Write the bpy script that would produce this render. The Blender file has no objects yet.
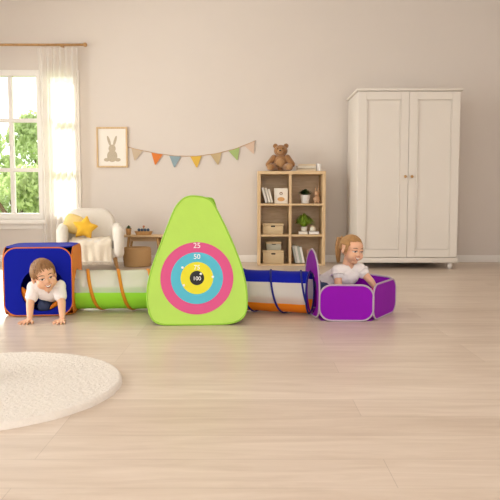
import bpy, bmesh, math, random
from mathutils import Vector, Matrix, Euler
from mathutils.bvhtree import BVHTree
random.seed(7)
PI = math.pi; rad = math.radians
S = bpy.context.scene; C = S.collection

# ------------------------------------------------------------------ camera, sky, exposure
CAM_H = 0.76; PITCH = math.atan(51/650); FPX = 650.0
cd = bpy.data.cameras.new('camera'); cam = bpy.data.objects.new('camera', cd); C.objects.link(cam)
cam.location = (0, 0, CAM_H); cam.rotation_euler = (PI/2 - PITCH, 0, 0)
cd.sensor_width = 36; cd.lens = 36*FPX/500; cd.clip_end = 200
S.camera = cam
W = bpy.data.worlds.new('sky'); S.world = W; W.use_nodes = True
bg = W.node_tree.nodes['Background']
bg.inputs[0].default_value = (1.0, 0.99, 0.985, 1); bg.inputs[1].default_value = 2.5
S.view_settings.view_transform = 'Standard'; S.view_settings.look = 'None'
S.view_settings.exposure = 0.0; S.view_settings.gamma = 1; S.view_settings.use_curve_mapping = False
sl = bpy.data.lights.new('sun', 'SUN'); so = bpy.data.objects.new('sun', sl); C.objects.link(so)
sl.energy = 9; sl.angle = rad(8); sl.color = (1, .95, .88)
so.rotation_euler = Vector((0.3, -.8, -.5)).to_track_quat('-Z', 'Y').to_euler(); so.location = (-3, 14, 8)
al = bpy.data.lights.new('left_fill_light', 'AREA'); ao = bpy.data.objects.new('left_fill_light', al); C.objects.link(ao)  # added fill lamp beyond the left wall, brightens the room from that side
al.shape = 'RECTANGLE'; al.size = 5.4; al.size_y = 2.2; al.energy = 330; al.color = (1, .985, .97)
ao.location = (-4.6, 4.6, 1.5); ao.rotation_euler = (0, -PI/2, 0)

# ------------------------------------------------------------------ helpers
def ray(px, py):
    u = (px-250)/FPX; v = -(py-250)/FPX; c, s = math.cos(PITCH), math.sin(PITCH)
    return Vector((u, c+v*s, v*c-s))
def at(px, py, Y):
    d = ray(px, py); t = Y/d.y
    return Vector((d.x*t, Y, CAM_H+d.z*t))
def lin(h):
    h = h.lstrip('#'); o = []
    for i in (0, 2, 4):
        v = int(h[i:i+2], 16)/255
        o.append(v/12.92 if v <= .04045 else ((v+.055)/1.055)**2.4)
    return (*o, 1)
MATS = {}
def mat(name, col, rough=.6, var=.06, vscale=30, bump=0, bscale=200, spec=.4, sheen=0, metal=0, trans=0, sss=0, tl=0):
    """procedural principled surface: base colour with noise variation, optional bump; trans = see-through share, tl = translucent share"""
    if name in MATS: return MATS[name]
    m = bpy.data.materials.new(name); m.use_nodes = True; MATS[name] = m
    nt = m.node_tree; N = nt.nodes; L = nt.links; p = N['Principled BSDF']
    c = lin(col) if isinstance(col, str) else (*col, 1)
    tc = N.new('ShaderNodeTexCoord')
    nz = N.new('ShaderNodeTexNoise'); nz.inputs['Scale'].default_value = vscale; nz.inputs['Detail'].default_value = 4
    L.new(tc.outputs['Object'], nz.inputs['Vector'])
    mx = N.new('ShaderNodeMix'); mx.data_type = 'RGBA'
    mx.inputs[6].default_value = (*[x*(1-var) for x in c[:3]], 1); mx.inputs[7].default_value = (*[min(1, x*(1+var)) for x in c[:3]], 1)
    L.new(nz.outputs['Fac'], mx.inputs[0]); L.new(mx.outputs[2], p.inputs['Base Color'])
    p.inputs['Roughness'].default_value = rough; p.inputs['Metallic'].default_value = metal
    p.inputs['Specular IOR Level'].default_value = spec
    if sheen: p.inputs['Sheen Weight'].default_value = sheen
    if sss:
        p.inputs['Subsurface Weight'].default_value = sss; p.inputs['Subsurface Radius'].default_value = (.012, .005, .003); p.inputs['Subsurface Scale'].default_value = 1
    if bump:
        n2 = N.new('ShaderNodeTexNoise'); n2.inputs['Scale'].default_value = bscale; n2.inputs['Detail'].default_value = 3
        L.new(tc.outputs['Object'], n2.inputs['Vector'])
        b = N.new('ShaderNodeBump'); b.inputs['Strength'].default_value = bump; b.inputs['Distance'].default_value = .01
        L.new(n2.outputs['Fac'], b.inputs['Height']); L.new(b.outputs[0], p.inputs['Normal'])
    out = N['Material Output']; sh = p.outputs[0]
    if tl:
        t = N.new('ShaderNodeBsdfTranslucent'); L.new(mx.outputs[2], t.inputs[0])
        ms = N.new('ShaderNodeMixShader'); ms.inputs[0].default_value = tl; L.new(sh, ms.inputs[1]); L.new(t.outputs[0], ms.inputs[2]); sh = ms.outputs[0]
    if trans:
        t = N.new('ShaderNodeBsdfTransparent')
        ms = N.new('ShaderNodeMixShader'); ms.inputs[0].default_value = trans; L.new(sh, ms.inputs[1]); L.new(t.outputs[0], ms.inputs[2]); sh = ms.outputs[0]
    if sh is not p.outputs[0]: L.new(sh, out.inputs[0])
    return m
def obj(name, bm, m, parent=None, loc=None, smooth=True, angle=None):
    me = bpy.data.meshes.new(name)
    if isinstance(bm, bmesh.types.BMesh):
        bmesh.ops.recalc_face_normals(bm, faces=bm.faces); bm.to_mesh(me); bm.free()
    else: me = bm; me.name = name
    o = bpy.data.objects.new(name, me); C.objects.link(o)
    if m is not None:
        for mm in (m if isinstance(m, (list, tuple)) else [m]): me.materials.append(mm)
    if smooth:
        for p in me.polygons: p.use_smooth = True
        if smooth == 'auto':
            me.set_sharp_from_angle(angle=rad(angle or 35))
    if parent is not None: o.parent = parent
    if loc is not None: o.location = loc
    return o
def tag(o, label, cat, group=None, kind=None):
    o['label'] = label; o['category'] = cat
    if group: o['group'] = group
    if kind: o['kind'] = kind
    return o
def thing(name, loc, label, cat, rz=0, group=None):
    o = bpy.data.objects.new(name, None); C.objects.link(o); o.empty_display_size = .05
    o.location = loc; o.rotation_euler = (0, 0, rz)
    return tag(o, label, cat, group)
def struct(o): o['kind'] = 'structure'; return o
def copy_tree(o, parent=None):
    c = o.copy(); C.objects.link(c)
    if parent: c.parent = parent
    for ch in list(o.children): copy_tree(ch, c)
    return c
def B(): return bmesh.new()
def box(bm, lo, hi, bev=0, seg=2, mtx=None):
    lo, hi = Vector(lo), Vector(hi)
    r = bmesh.ops.create_cube(bm, size=1); vs = r['verts']
    for v in vs: v.co = Vector([lo[i]+(v.co[i]+.5)*(hi[i]-lo[i]) for i in range(3)])
    if bev:
        es = list({e for v in vs for e in v.link_edges})
        r = bmesh.ops.bevel(bm, geom=es, offset=bev, segments=seg, profile=.5, affect='EDGES', clamp_overlap=True)
        vs = list({v for f in r['faces'] for v in f.verts} | {v for v in vs if v.is_valid})
    if mtx is not None: bmesh.ops.transform(bm, matrix=mtx, verts=vs)
    return vs
def loft(bm, rings, cap=True, closed=False):
    vr = [[bm.verts.new(p) for p in r] for r in rings]
    n = len(vr[0]); k = len(vr)
    for i in range(k if closed else k-1):
        a, b = vr[i], vr[(i+1) % k]
        for j in range(n):
            bm.faces.new((a[j], a[(j+1) % n], b[(j+1) % n], b[j]))
    if cap and not closed:
        bm.faces.new(vr[0][::-1]); bm.faces.new(vr[-1])
    return vr
def frame_for(d):
    d = d.normalized(); up = Vector((0, 0, 1)) if abs(d.z) < .9 else Vector((1, 0, 0))
    a = d.cross(up).normalized(); return a, a.cross(d).normalized()
def tube(bm, pts, r, seg=8, closed=False):
    pts = [Vector(p) for p in pts]; n = len(pts); rings = []
    rr = r if isinstance(r, (list, tuple)) else [r]*n
    a = None
    for i in range(n):
        if closed: d = pts[(i+1) % n]-pts[i-1]
        else: d = pts[min(i+1, n-1)]-pts[max(i-1, 0)]
        d.normalize()
        if a is None: a, b = frame_for(d)
        else:
            a = (a-d*a.dot(d)).normalized(); b = a.cross(d)
        rings.append([pts[i]+(a*math.cos(2*PI*k/seg)+b*math.sin(2*PI*k/seg))*rr[i] for k in range(seg)])
    loft(bm, rings, True, closed)
def capsule(bm, p0, p1, r0, r1, seg=16):
    p0, p1 = Vector(p0), Vector(p1); d = (p1-p0).normalized(); pts = []; rs = []
    for i in range(1, 6):
        t = PI/2*i/5; pts.append(p0-d*r0*math.cos(t)); rs.append(r0*math.sin(t))
    for i in range(1, 6):
        t = PI/2*(i-1)/5; pts.append(p1+d*r1*math.sin(t)); rs.append(r1*math.cos(t))
    tube(bm, pts, rs, seg)
def ell(bm, c, r, rot=None, seg=20, rings=12):
    if not isinstance(r, (tuple, list)): r = (r, r, r)
    q = bmesh.ops.create_uvsphere(bm, u_segments=seg, v_segments=rings, radius=1)
    M = Matrix.Translation(Vector(c)) @ (rot.to_4x4() if rot is not None else Matrix()) @ Matrix.Diagonal((*r, 1))
    bmesh.ops.transform(bm, matrix=M, verts=q['verts']); return q['verts']
def sbox(bm, c, r, e=.35, seg=28, rings=16, rot=None):
    """soft superellipsoid cushion"""
    sg = lambda x, p: math.copysign(abs(x)**p, x)
    R = []
    for i in range(1, rings):
        t = -PI/2+PI*i/rings
        R.append([Vector((r[0]*sg(math.cos(t), e)*sg(math.cos(2*PI*k/seg), e), r[1]*sg(math.cos(t), e)*sg(math.sin(2*PI*k/seg), e), r[2]*sg(math.sin(t), e))) for k in range(seg)])
    M = Matrix.Translation(Vector(c)) @ (rot.to_4x4() if rot is not None else Matrix())
    loft(bm, [[M @ p for p in q] for q in R])
def lathe(bm, prof, seg=24, c=(0, 0, 0)):
    c = Vector(c)
    loft(bm, [[c+Vector((r*math.cos(2*PI*k/seg), r*math.sin(2*PI*k/seg), z)) for k in range(seg)] for r, z in prof])
def rrect(w, h, r, n=8):
    """rounded rectangle outline centred on 0"""
    o = []
    for cx, cy, a0 in ((w/2-r, h/2-r, 0), (-w/2+r, h/2-r, 90), (-w/2+r, -h/2+r, 180), (w/2-r, -h/2+r, 270)):
        for i in range(n+1):
            a = rad(a0+90*i/n); o.append((cx+r*math.cos(a), cy+r*math.sin(a)))
    return o
def circ(r, n=40, c=(0, 0)): return [(c[0]+r*math.cos(2*PI*i/n), c[1]+r*math.sin(2*PI*i/n)) for i in range(n)]
def panel(bm, outline, M, th, hole=None, bulge=0):
    """flat cloth panel with thickness; outline in (s,t), M maps (s,t,n) to space"""
    loops = [outline]+([hole] if hole else [])
    b = B(); es = []
    for l in loops:
        vs = [b.verts.new((p[0], p[1], 0)) for p in l]
        es += [b.edges.new((vs[i], vs[(i+1) % len(vs)])) for i in range(len(vs))]
    bmesh.ops.triangle_fill(b, edges=es, use_beauty=True, use_dissolve=False)
    fs = list(b.faces)
    for f in fs:
        f.normal_update()
        if f.normal.z < 0: f.normal_flip()
    r = bmesh.ops.extrude_face_region(b, geom=fs)
    for g in r['geom']:
        if isinstance(g, bmesh.types.BMVert): g.co.z -= th
    idx = {}
    for v in b.verts: idx[v] = bm.verts.new(M @ v.co)
    for f in b.faces: bm.faces.new([idx[v] for v in f.verts])
    b.free()
def basis(o, ex, ey):
    ex = Vector(ex).normalized(); ey = Vector(ey).normalized(); ez = ex.cross(ey).normalized()
    M = Matrix((ex, ey, ez)).transposed().to_4x4(); M.translation = Vector(o); return M
def piping(bm, outline, M, r, off=0, seg=8): tube(bm, [M @ Vector((p[0], p[1], off)) for p in outline], r, seg, True)
def finalize(bm, voxel, smooth=3, factor=.5):
    """weld overlapping closed shapes into one continuous skin"""
    me = bpy.data.meshes.new('tmp'); bmesh.ops.recalc_face_normals(bm, faces=bm.faces); bm.to_mesh(me); bm.free()
    o = bpy.data.objects.new('tmp', me); C.objects.link(o)
    m = o.modifiers.new('r', 'REMESH'); m.mode = 'VOXEL'; m.voxel_size = voxel
    if smooth:
        s = o.modifiers.new('s', 'SMOOTH'); s.iterations = smooth; s.factor = factor
    dg = bpy.context.evaluated_depsgraph_get(); dg.update()
    out = bpy.data.meshes.new_from_object(o.evaluated_get(dg))
    bpy.data.objects.remove(o); bpy.data.meshes.remove(me)
    return out
def text_mesh(s, size, ext=.001):
    cu = bpy.data.curves.new('txt', 'FONT'); cu.body = s; cu.size = size; cu.extrude = ext; cu.align_x = 'CENTER'; cu.align_y = 'CENTER'
    o = bpy.data.objects.new('txt', cu); C.objects.link(o)
    dg = bpy.context.evaluated_depsgraph_get(); dg.update()
    me = bpy.data.meshes.new_from_object(o.evaluated_get(dg)); bpy.data.objects.remove(o); return me

# ------------------------------------------------------------------ materials
def floor_mat():
    m = bpy.data.materials.new('floor_planks'); m.use_nodes = True; nt = m.node_tree; N = nt.nodes; L = nt.links; p = N['Principled BSDF']
    tc = N.new('ShaderNodeTexCoord')
    br = N.new('ShaderNodeTexBrick'); br.offset = .41; br.offset_frequency = 3; br.squash = 1.0; br.inputs['Scale'].default_value = 1
    br.inputs['Brick Width'].default_value = 1.73; br.inputs['Row Height'].default_value = .19
    br.inputs['Mortar Size'].default_value = .0012; br.inputs['Mortar Smooth'].default_value = .3; br.inputs['Bias'].default_value = 0
    br.inputs['Color1'].default_value = lin('d1bfae'); br.inputs['Color2'].default_value = lin('decebf'); br.inputs['Mortar'].default_value = lin('bfae9d')
    mb = N.new('ShaderNodeMapping'); mb.inputs['Location'].default_value = (.63, .05, 0); L.new(tc.outputs['Object'], mb.inputs[0]); L.new(mb.outputs[0], br.inputs['Vector'])
    mp = N.new('ShaderNodeMapping'); mp.inputs['Scale'].default_value = (1.0, 9, 1); L.new(tc.outputs['Object'], mp.inputs['Vector'])
    nz = N.new('ShaderNodeTexNoise'); nz.inputs['Scale'].default_value = 2.2; nz.inputs['Detail'].default_value = 7; nz.inputs['Roughness'].default_value = .62; nz.inputs['Distortion'].default_value = .6
    L.new(mp.outputs[0], nz.inputs['Vector'])
    cr = N.new('ShaderNodeValToRGB'); cr.color_ramp.elements[0].position = .3; cr.color_ramp.elements[0].color = (.86, .82, .78, 1)
    cr.color_ramp.elements[1].position = .68; cr.color_ramp.elements[1].color = (1.05, 1.05, 1.05, 1); L.new(nz.outputs['Fac'], cr.inputs[0])
    mx = N.new('ShaderNodeMix'); mx.data_type = 'RGBA'; mx.blend_type = 'MULTIPLY'; mx.inputs[0].default_value = 1
    L.new(br.outputs['Color'], mx.inputs[6]); L.new(cr.outputs[0], mx.inputs[7]); L.new(mx.outputs[2], p.inputs['Base Color'])
    p.inputs['Roughness'].default_value = .33; p.inputs['Specular IOR Level'].default_value = .5
    b = N.new('ShaderNodeBump'); b.inputs['Strength'].default_value = .08; b.inputs['Distance'].default_value = .004
    L.new(nz.outputs['Fac'], b.inputs['Height']); L.new(b.outputs[0], p.inputs['Normal'])
    return m
def wood(name, col, dark, axis=(1, 12, 12), rough=.5):
    if name in MATS: return MATS[name]
    m = bpy.data.materials.new(name); MATS[name] = m; m.use_nodes = True; nt = m.node_tree; N = nt.nodes; L = nt.links; p = N['Principled BSDF']
    tc = N.new('ShaderNodeTexCoord'); mp = N.new('ShaderNodeMapping'); mp.inputs['Scale'].default_value = axis; L.new(tc.outputs['Object'], mp.inputs[0])
    nz = N.new('ShaderNodeTexNoise'); nz.inputs['Scale'].default_value = 5; nz.inputs['Detail'].default_value = 5; nz.inputs['Distortion'].default_value = .5; L.new(mp.outputs[0], nz.inputs[0])
    cr = N.new('ShaderNodeValToRGB'); cr.color_ramp.elements[0].color = lin(dark); cr.color_ramp.elements[1].color = lin(col)
    cr.color_ramp.elements[0].position = .25; cr.color_ramp.elements[1].position = .65
    L.new(nz.outputs['Fac'], cr.inputs[0]); L.new(cr.outputs[0], p.inputs['Base Color']); p.inputs['Roughness'].default_value = rough
    return m
def weave_mat(name, a, b_, scale=60):
    if name in MATS: return MATS[name]
    m = bpy.data.materials.new(name); MATS[name] = m; m.use_nodes = True; nt = m.node_tree; N = nt.nodes; L = nt.links; p = N['Principled BSDF']
    tc = N.new('ShaderNodeTexCoord'); w = N.new('ShaderNodeTexWave'); w.bands_direction = 'Z'; w.inputs['Scale'].default_value = scale; w.inputs['Distortion'].default_value = 2; w.inputs['Detail Scale'].default_value = 3
    L.new(tc.outputs['Object'], w.inputs[0])
    mx = N.new('ShaderNodeMix'); mx.data_type = 'RGBA'; mx.inputs[6].default_value = lin(a); mx.inputs[7].default_value = lin(b_); L.new(w.outputs['Fac'], mx.inputs[0])
    L.new(mx.outputs[2], p.inputs['Base Color']); p.inputs['Roughness'].default_value = .8
    bp = N.new('ShaderNodeBump'); bp.inputs['Strength'].default_value = .5; bp.inputs['Distance'].default_value = .004; L.new(w.outputs['Fac'], bp.inputs['Height']); L.new(bp.outputs[0], p.inputs['Normal'])
    return m
def glass_mat():
    m = bpy.data.materials.new('window_glass'); m.use_nodes = True; nt = m.node_tree; N = nt.nodes; L = nt.links
    t = N.new('ShaderNodeBsdfTransparent'); t.inputs[0].default_value = (.97, .99, .98, 1)
    g = N.new('ShaderNodeBsdfGlossy'); g.inputs['Roughness'].default_value = .02
    fr = N.new('ShaderNodeFresnel'); fr.inputs[0].default_value = 1.3
    ms = N.new('ShaderNodeMixShader'); L.new(fr.outputs[0], ms.inputs[0]); L.new(t.outputs[0], ms.inputs[1]); L.new(g.outputs[0], ms.inputs[2]); L.new(ms.outputs[0], N['Material Output'].inputs[0])
    return m
M_WALL = mat('wall_paint', 'ddd2c8', .85, .02, 3, .05, 400, .2)
M_CEIL = mat('ceiling_paint', 'f3eee8', .9, .01, 3)
M_TRIM = mat('white_trim', 'f3ede6', .5, .02, 5)
M_FLOOR = floor_mat()
M_OAK = wood('light_oak', 'dcbd93', 'cba878', (12, 12, 1.2)); M_OAKH = wood('light_oak_horizontal', 'dcbd93', 'cba878', (1.2, 12, 12))
M_OAKB = wood('oak_back_board', 'dcc09a', 'cbac84', (1.5, 12, 9))
M_GLASS = glass_mat()
M_LIME = mat('lime_polyester', 'bfe85c', .5, .03, 12, .12, 25, .4, .2, tl=.12)
M_LIMED = mat('lime_piping', '96c83a', .5, .03)
M_GREEN = mat('green_polyester', 'a6ec40', .5, .03, 12, .15, 25, .4, tl=.15)
M_BLUE = mat('royal_blue_polyester', '0a1aa0', .6, .06, 14, .15, 20, .12)
M_NAVY = mat('navy_piping', '0d1878', .5, .05)
M_ORANGE = mat('orange_polyester', 'fb8c14', .5, .04, 14, .15, 25, .4, tl=.12)
M_ORANGED = mat('orange_binding', 'd9762c', .55, .05)
M_TAPE = mat('amber_tape', 'd98a1c', .55, .05)
M_PURPLE = mat('purple_polyester', '9406b4', .55, .05, 14, .15, 20, .15, tl=.08)
M_LILAC = mat('lilac_grey_binding', 'b9a6b4', .6, .04)
M_MESH = mat('white_mesh', 'fbf8f4', .8, .02, 30, 0, 10, .1, trans=.44, tl=.2)
M_PINK = mat('target_pink', 'd94f86', .55, .02); M_CYAN = mat('target_cyan', '4fb9cf', .55, .02)
M_YEL = mat('target_yellow', 'e6dc1e', .55, .02); M_BLK = mat('target_black', '15130f', .5, .02)
M_WHITE = mat('white_print', 'fbf8f4', .6, .01)
M_SKIN = mat('skin', 'e8b594', .5, .05, 25, .03, 300, .35, sss=.15)
M_EYEW = mat('eye_white', 'f2ede8', .25, .01); M_IRIS = mat('iris_brown', '3a2214', .2, .05); M_LID = mat('lash_brown', '5a3a26', .7, .05)
M_LIP = mat('lip', 'cf7f70', .45, .04); M_MOUTH = mat('mouth_dark', '6e2420', .5, .05); M_TEETH = mat('teeth', 'f6f0e6', .3, .01)
M_BROWNHAIR = mat('brown_hair', '94693f', .5, .25, 60, .1, 300, .5); M_BLONDHAIR = mat('dark_blond_hair', 'b0834f', .5, .3, 60, .1, 300, .5)
M_TEE = mat('white_tee', 'f1eae6', .8, .02, 20, .25, 45, .2, .2)
M_JEANS = mat('blue_denim', '4a5474', .85, .12, 120, .2, 300, .2)
M_CREAM = mat('cream_boucle', 'efe6da', .9, .03, 40, .5, 220, .15, .3)
M_THROW = mat('cream_knit', 'f0e3cf', .95, .05, 60, .6, 150, .1, .3)
M_STAR = mat('mustard_cotton', 'f0bc3c', .85, .05, 30, .25, 60, .15, .2); M_STARL = mat('pale_yellow_cotton', 'f3d68c', .85, .05, 30, .25, 60, .15, .2)
M_LEG = wood('honey_wood', 'c79a62', 'b08350', (12, 12, 1.5))
M_BASKET = weave_mat('wicker', 'd9b483', 'b98d58', 28); M_BOX = weave_mat('rattan_box', 'e6cfa8', 'cdb086', 40)
M_PAPER = mat('paper', 'f1e9dd', .8, .03, 80)
M_TEDDY = mat('teddy_fur', 'a5764a', .95, .15, 70, .9, 160, .1, .4); M_MUZ = mat('muzzle_fur', 'b98d60', .95, .1, 70, .8, 160, .1, .4)
M_DARK = mat('dark_brown_button', '2c1c12', .3, .05)
M_WARD = mat('ivory_lacquer', 'e2d9ce', .45, .02, 4)
M_CERAM = mat('white_ceramic', 'f2eee8', .35, .02)
M_CURT = mat('sheer_curtain', 'f9f4ee', .9, .01, 10, 0, 10, .1, trans=.18, tl=.5)
M_RUG = mat('cream_pile', 'ece2d6', .95, .07, 90, .5, 260, .1, .3)
M_LEAFD = mat('dark_leaf', '3d5a2e', .5, .3, 40); M_LEAFB = mat('bright_leaf', '8fb03a', .5, .3, 40)
M_TREE = mat('tree_leaf', 'b3c48a', .6, .3, 3, tl=.45); M_BARK = mat('bark', '6b5440', .9, .2, 20, .5, 40); M_LAWN = mat('lawn', 'a3b86a', .95, .2, 6, .3, 60)

# ------------------------------------------------------------------ the room
WY = 7.82; XL, XR, YF, CZ = -4.3, 3.4, -1.6, 3.15
bm = B(); box(bm, (XL-.1, YF, -.1), (XR+.1, WY+.1, 0)); struct(obj('floor', bm, M_FLOOR, smooth=False))
bm = B(); box(bm, (XL-.1, YF, CZ), (XR+.1, WY+.1, CZ+.1)); struct(obj('ceiling', bm, M_CEIL, smooth=False))
# back wall with the garden window's opening
WX0, WX1, WZ0, WZ1 = -4.02, -2.46, .52, 2.28; WXR = -2.02
bm = B()
for a, b in (((XL-.1, WY, 0), (WX0, WY+.16, CZ)), ((WXR, WY, 0), (XR+.1, WY+.16, CZ)), ((WX0, WY, 0), (WXR, WY+.16, WZ0)), ((WX0, WY, WZ1), (WXR, WY+.16, CZ))): box(bm, a, b)
bmesh.ops.remove_doubles(bm, verts=bm.verts, dist=1e-5)
struct(obj('wall_back', bm, M_WALL, smooth=False))
bm = B(); box(bm, (XR, YF, 0), (XR+.12, WY, CZ)); struct(obj('wall_right', bm, M_WALL, smooth=False))
# left wall; its wide unseen opening is added to let in side light
LY0, LY1, LZ0, LZ1 = 1.2, 7.2, .35, 2.6
bm = B()
for a, b in (((XL-.12, YF, 0), (XL, LY0, CZ)), ((XL-.12, LY1, 0), (XL, WY, CZ)), ((XL-.12, LY0, 0), (XL, LY1, LZ0)), ((XL-.12, LY0, LZ1), (XL, LY1, CZ))): box(bm, a, b)
struct(obj('wall_left', bm, M_WALL, smooth=False))
bm = B(); box(bm, (XL, WY-.016, 0), (XR, WY, .085), .004); struct(obj('baseboard_back', bm, M_TRIM, smooth='auto'))
bm = B(); box(bm, (XR-.016, YF, 0), (XR, WY-.02, .085), .004); struct(obj('baseboard_right', bm, M_TRIM, smooth='auto'))
bm = B(); box(bm, (XL, YF, 0), (XL+.016, WY-.02, .085), .004); struct(obj('baseboard_left', bm, M_TRIM, smooth='auto'))
def window(name, M, w, h, nx, nz, fw=.07, mw=.045, dep=.09, sill=True):
    """frame in (s,t,n) space: s along wall, t up, n into the room"""
    bm = B()
    def bb(s0, t0, n0, s1, t1, n1): box(bm, (s0, t0, n0), (s1, t1, n1), .004, 1)
    bb(0, 0, -dep, fw, h, .01); bb(w-fw, 0, -dep, w, h, .01); bb(fw, 0, -dep, w-fw, fw, .01); bb(fw, h-fw, -dep, w-fw, h, .01)
    for i in range(1, nx): s = w*i/nx; bb(s-mw/2, fw, -dep*.8, s+mw/2, h-fw, -.01)
    for i in range(1, nz): t = h*i/nz; bb(fw, t-mw/2, -dep*.8+.002, w-fw, t+mw/2, -.012)
    bmesh.ops.transform(bm, matrix=M, verts=bm.verts)
    o = struct(obj(name, bm, M_TRIM, smooth='auto'))
    bm = B(); box(bm, (fw, fw, -.052), (w-fw, h-fw, -.046)); bmesh.ops.transform(bm, matrix=M, verts=bm.verts); obj('window_glass', bm, M_GLASS, o, smooth=False)
    if sill:
        bm = B(); box(bm, (-.05, -.055, -.02), (w+.05, -.002, .11), .008); bmesh.ops.transform(bm, matrix=M, verts=bm.verts); obj('window_sill', bm, M_TRIM, o, smooth='auto')
        bm = B(); box(bm, (-.02, -.12, .0), (w+.02, -.055, .02), .004); bmesh.ops.transform(bm, matrix=M, verts=bm.verts); obj('window_apron', bm, M_TRIM, o, smooth='auto')
    return o
WX2 = -2.02
window('window_3', Matrix(((1, 0, 0, WX1+.001), (0, 0, -1, WY), (0, 1, 0, WZ0), (0, 0, 0, 1))), WX2-WX1-.002, WZ1-WZ0, 1, 3, sill=False)
window('window_1', Matrix(((1, 0, 0, WX0), (0, 0, -1, WY), (0, 1, 0, WZ0), (0, 0, 0, 1))), WX1-WX0, WZ1-WZ0, 4, 3)
window('added_side_window', Matrix(((0, 0, 1, XL), (1, 0, 0, LY0), (0, 1, 0, LZ0), (0, 0, 0, 1))), LY1-LY0, LZ1-LZ0, 6, 2)  # out of view, added so light enters from the left

# ------------------------------------------------------------------ garden beyond the window
bm = B(); box(bm, (-30, WY+.5, -.5), (12, 60, -.4)); struct(obj('lawn', bm, M_LAWN, smooth=False))
def tree(loc, h, r, n, label, seed):
    rg = random.Random(seed)
    t = thing('garden_tree', loc, label, 'tree', group=None)
    bm = B(); tube(bm, [(0, 0, -.02), (.05, 0, h*.35), (-.03, .05, h*.7)], [.11, .08, .04], 8)
    for k in range(5):
        a = rg.uniform(0, 6.28); tube(bm, [(0, 0, h*.35), (r*.3*math.cos(a), r*.3*math.sin(a), h*.55), (r*.6*math.cos(a), r*.6*math.sin(a), h*.75)], [.05, .035, .015], 6)
    obj('trunk', bm, M_BARK, t)
    bm = B(); blobs = [(Vector((rg.gauss(0, r*.42), rg.gauss(0, r*.42), h*rg.uniform(.3, .95))), r*rg.uniform(.28, .5)) for _ in range(16)]
    for i in range(n):
        c, br = rg.choice(blobs); v = Vector((rg.gauss(0, 1), rg.gauss(0, 1), rg.gauss(0, 1))).normalized()*br*rg.uniform(.6, 1)
        p = c+v; s = rg.uniform(.035, .075); e = Euler((rg.uniform(0, 6), rg.uniform(0, 6), rg.uniform(0, 6))).to_matrix()
        q = [p+e @ Vector(x)*s for x in ((-1, 0, 0), (0, -.5, .1), (1, 0, 0), (0, .5, .1))]
        bm.faces.new([bm.verts.new(x) for x in q])
    obj('foliage', bm, M_TREE, t, smooth=False)
tree((-4.15, 13.6, -.4), 3.3, .85, 7000, 'leafy green tree outside the window, filling its right-hand panes', 1)
tree((-5.35, 12.2, -.4), 2.9, .8, 7000, 'leafy green tree outside the window, at the photo\'s left edge', 2)
tree((-3.75, 10.6, -.4), 1.55, .62, 4200, 'low bushy tree outside the window, nearest the white curtain', 3)

# ------------------------------------------------------------------ curtain
t = thing('curtain', (-2.24, WY-.09, 0), 'sheer white floor-length curtain hanging at the right side of the window', 'curtain')
bm = B(); nx, nz = 90, 30
g = [[bm.verts.new(((i/nx-.5)*.47*(1-.06*math.sin(PI*j/nz)), .03*math.sin(i/nx*2*PI*6.5+.5*math.sin(j/nz*3))*(1-.25*j/nz), .02+j/nz*2.5)) for i in range(nx+1)] for j in range(nz+1)]
for j in range(nz):
    for i in range(nx): bm.faces.new((g[j][i], g[j][i+1], g[j+1][i+1], g[j+1][i]))
o = obj('cloth', bm, M_CURT, t)
t = thing('curtain_rod', (-3.2, WY-.09, 2.55), 'slim wooden curtain rod mounted above the garden window', 'curtain rod')
bm = B(); tube(bm, [(-1.08, 0, 0), (1.26, 0, 0)], .014, 10); ell(bm, (1.28, 0, 0), .025); obj('rod', bm, M_LEG, t)
for s in (-1, 1):
    bm = B(); box(bm, (s-.012, .0, -.02), (s+.012, .09, .01), .003); obj('bracket', bm, M_LEG, t)

# ------------------------------------------------------------------ wardrobe
WF = 7.02; x0, x1 = at(357, 200, WF).x, at(458.5, 200, WF).x; wz = at(400, 88, WF).z; ww = x1-x0
t = thing('wardrobe', ((x0+x1)/2, WF, 0), 'tall ivory two-door panelled wardrobe standing against the back wall', 'wardrobe')
bm = B(); box(bm, (-ww/2, .022, .125), (ww/2, .72, wz-.03), .004); obj('carcass', bm, M_WARD, t, smooth='auto')
bm = B(); box(bm, (-ww/2-.012, .0, .07), (ww/2+.012, .73, .125), .006); obj('plinth', bm, M_WARD, t, smooth='auto')
bm = B(); box(bm, (-ww/2-.02, -.015, wz-.03), (ww/2+.02, .735, wz), .01, 3); obj('cornice', bm, M_WARD, t, smooth='auto')
for sx in (-1, 1):
    for y in (.05, .66):
        bm = B(); lathe(bm, [(.018, 0), (.026, .03), (.03, .07)], 14, (sx*(ww/2-.06), y, 0)); obj('foot', bm, M_WARD, t)
    bm = B(); a, b = (-ww/2+.004, -.002) if sx < 0 else (.002, ww/2-.004)
    z0, z1, st = .13, wz-.036, .085
    box(bm, (a, 0, z0), (a+st, .022, z1), .003, 1); box(bm, (b-st, 0, z0), (b, .022, z1), .003, 1)
    box(bm, (a+st, 0, z0), (b-st, .022, z0+st), .003, 1); box(bm, (a+st, 0, z1-st), (b-st, .022, z1), .003, 1)
    box(bm, (a+st, .010, z0+st), (b-st, .02, z1-st))
    d = obj('door', bm, M_WARD, t, smooth='auto')
    bm = B(); tube(bm, [(a+st+.006, .006, z0+st+.006), (b-st-.006, .006, z0+st+.006), (b-st-.006, .006, z1-st-.006), (a+st+.006, .006, z1-st-.006)], .008, 6, True); obj('moulding', bm, M_WARD, d)
    bm = B(); xk = -.035 if sx < 0 else .035; lathe(bm, [(.006, 0), (.006, .015), (.014, .02), (.016, .028), (.010, .034)], 14)
    bmesh.ops.transform(bm, matrix=Matrix.Translation((xk, 0, 1.0)) @ Matrix.Rotation(PI/2, 4, 'X'), verts=bm.verts); obj('knob', bm, M_LEG, d)

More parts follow.
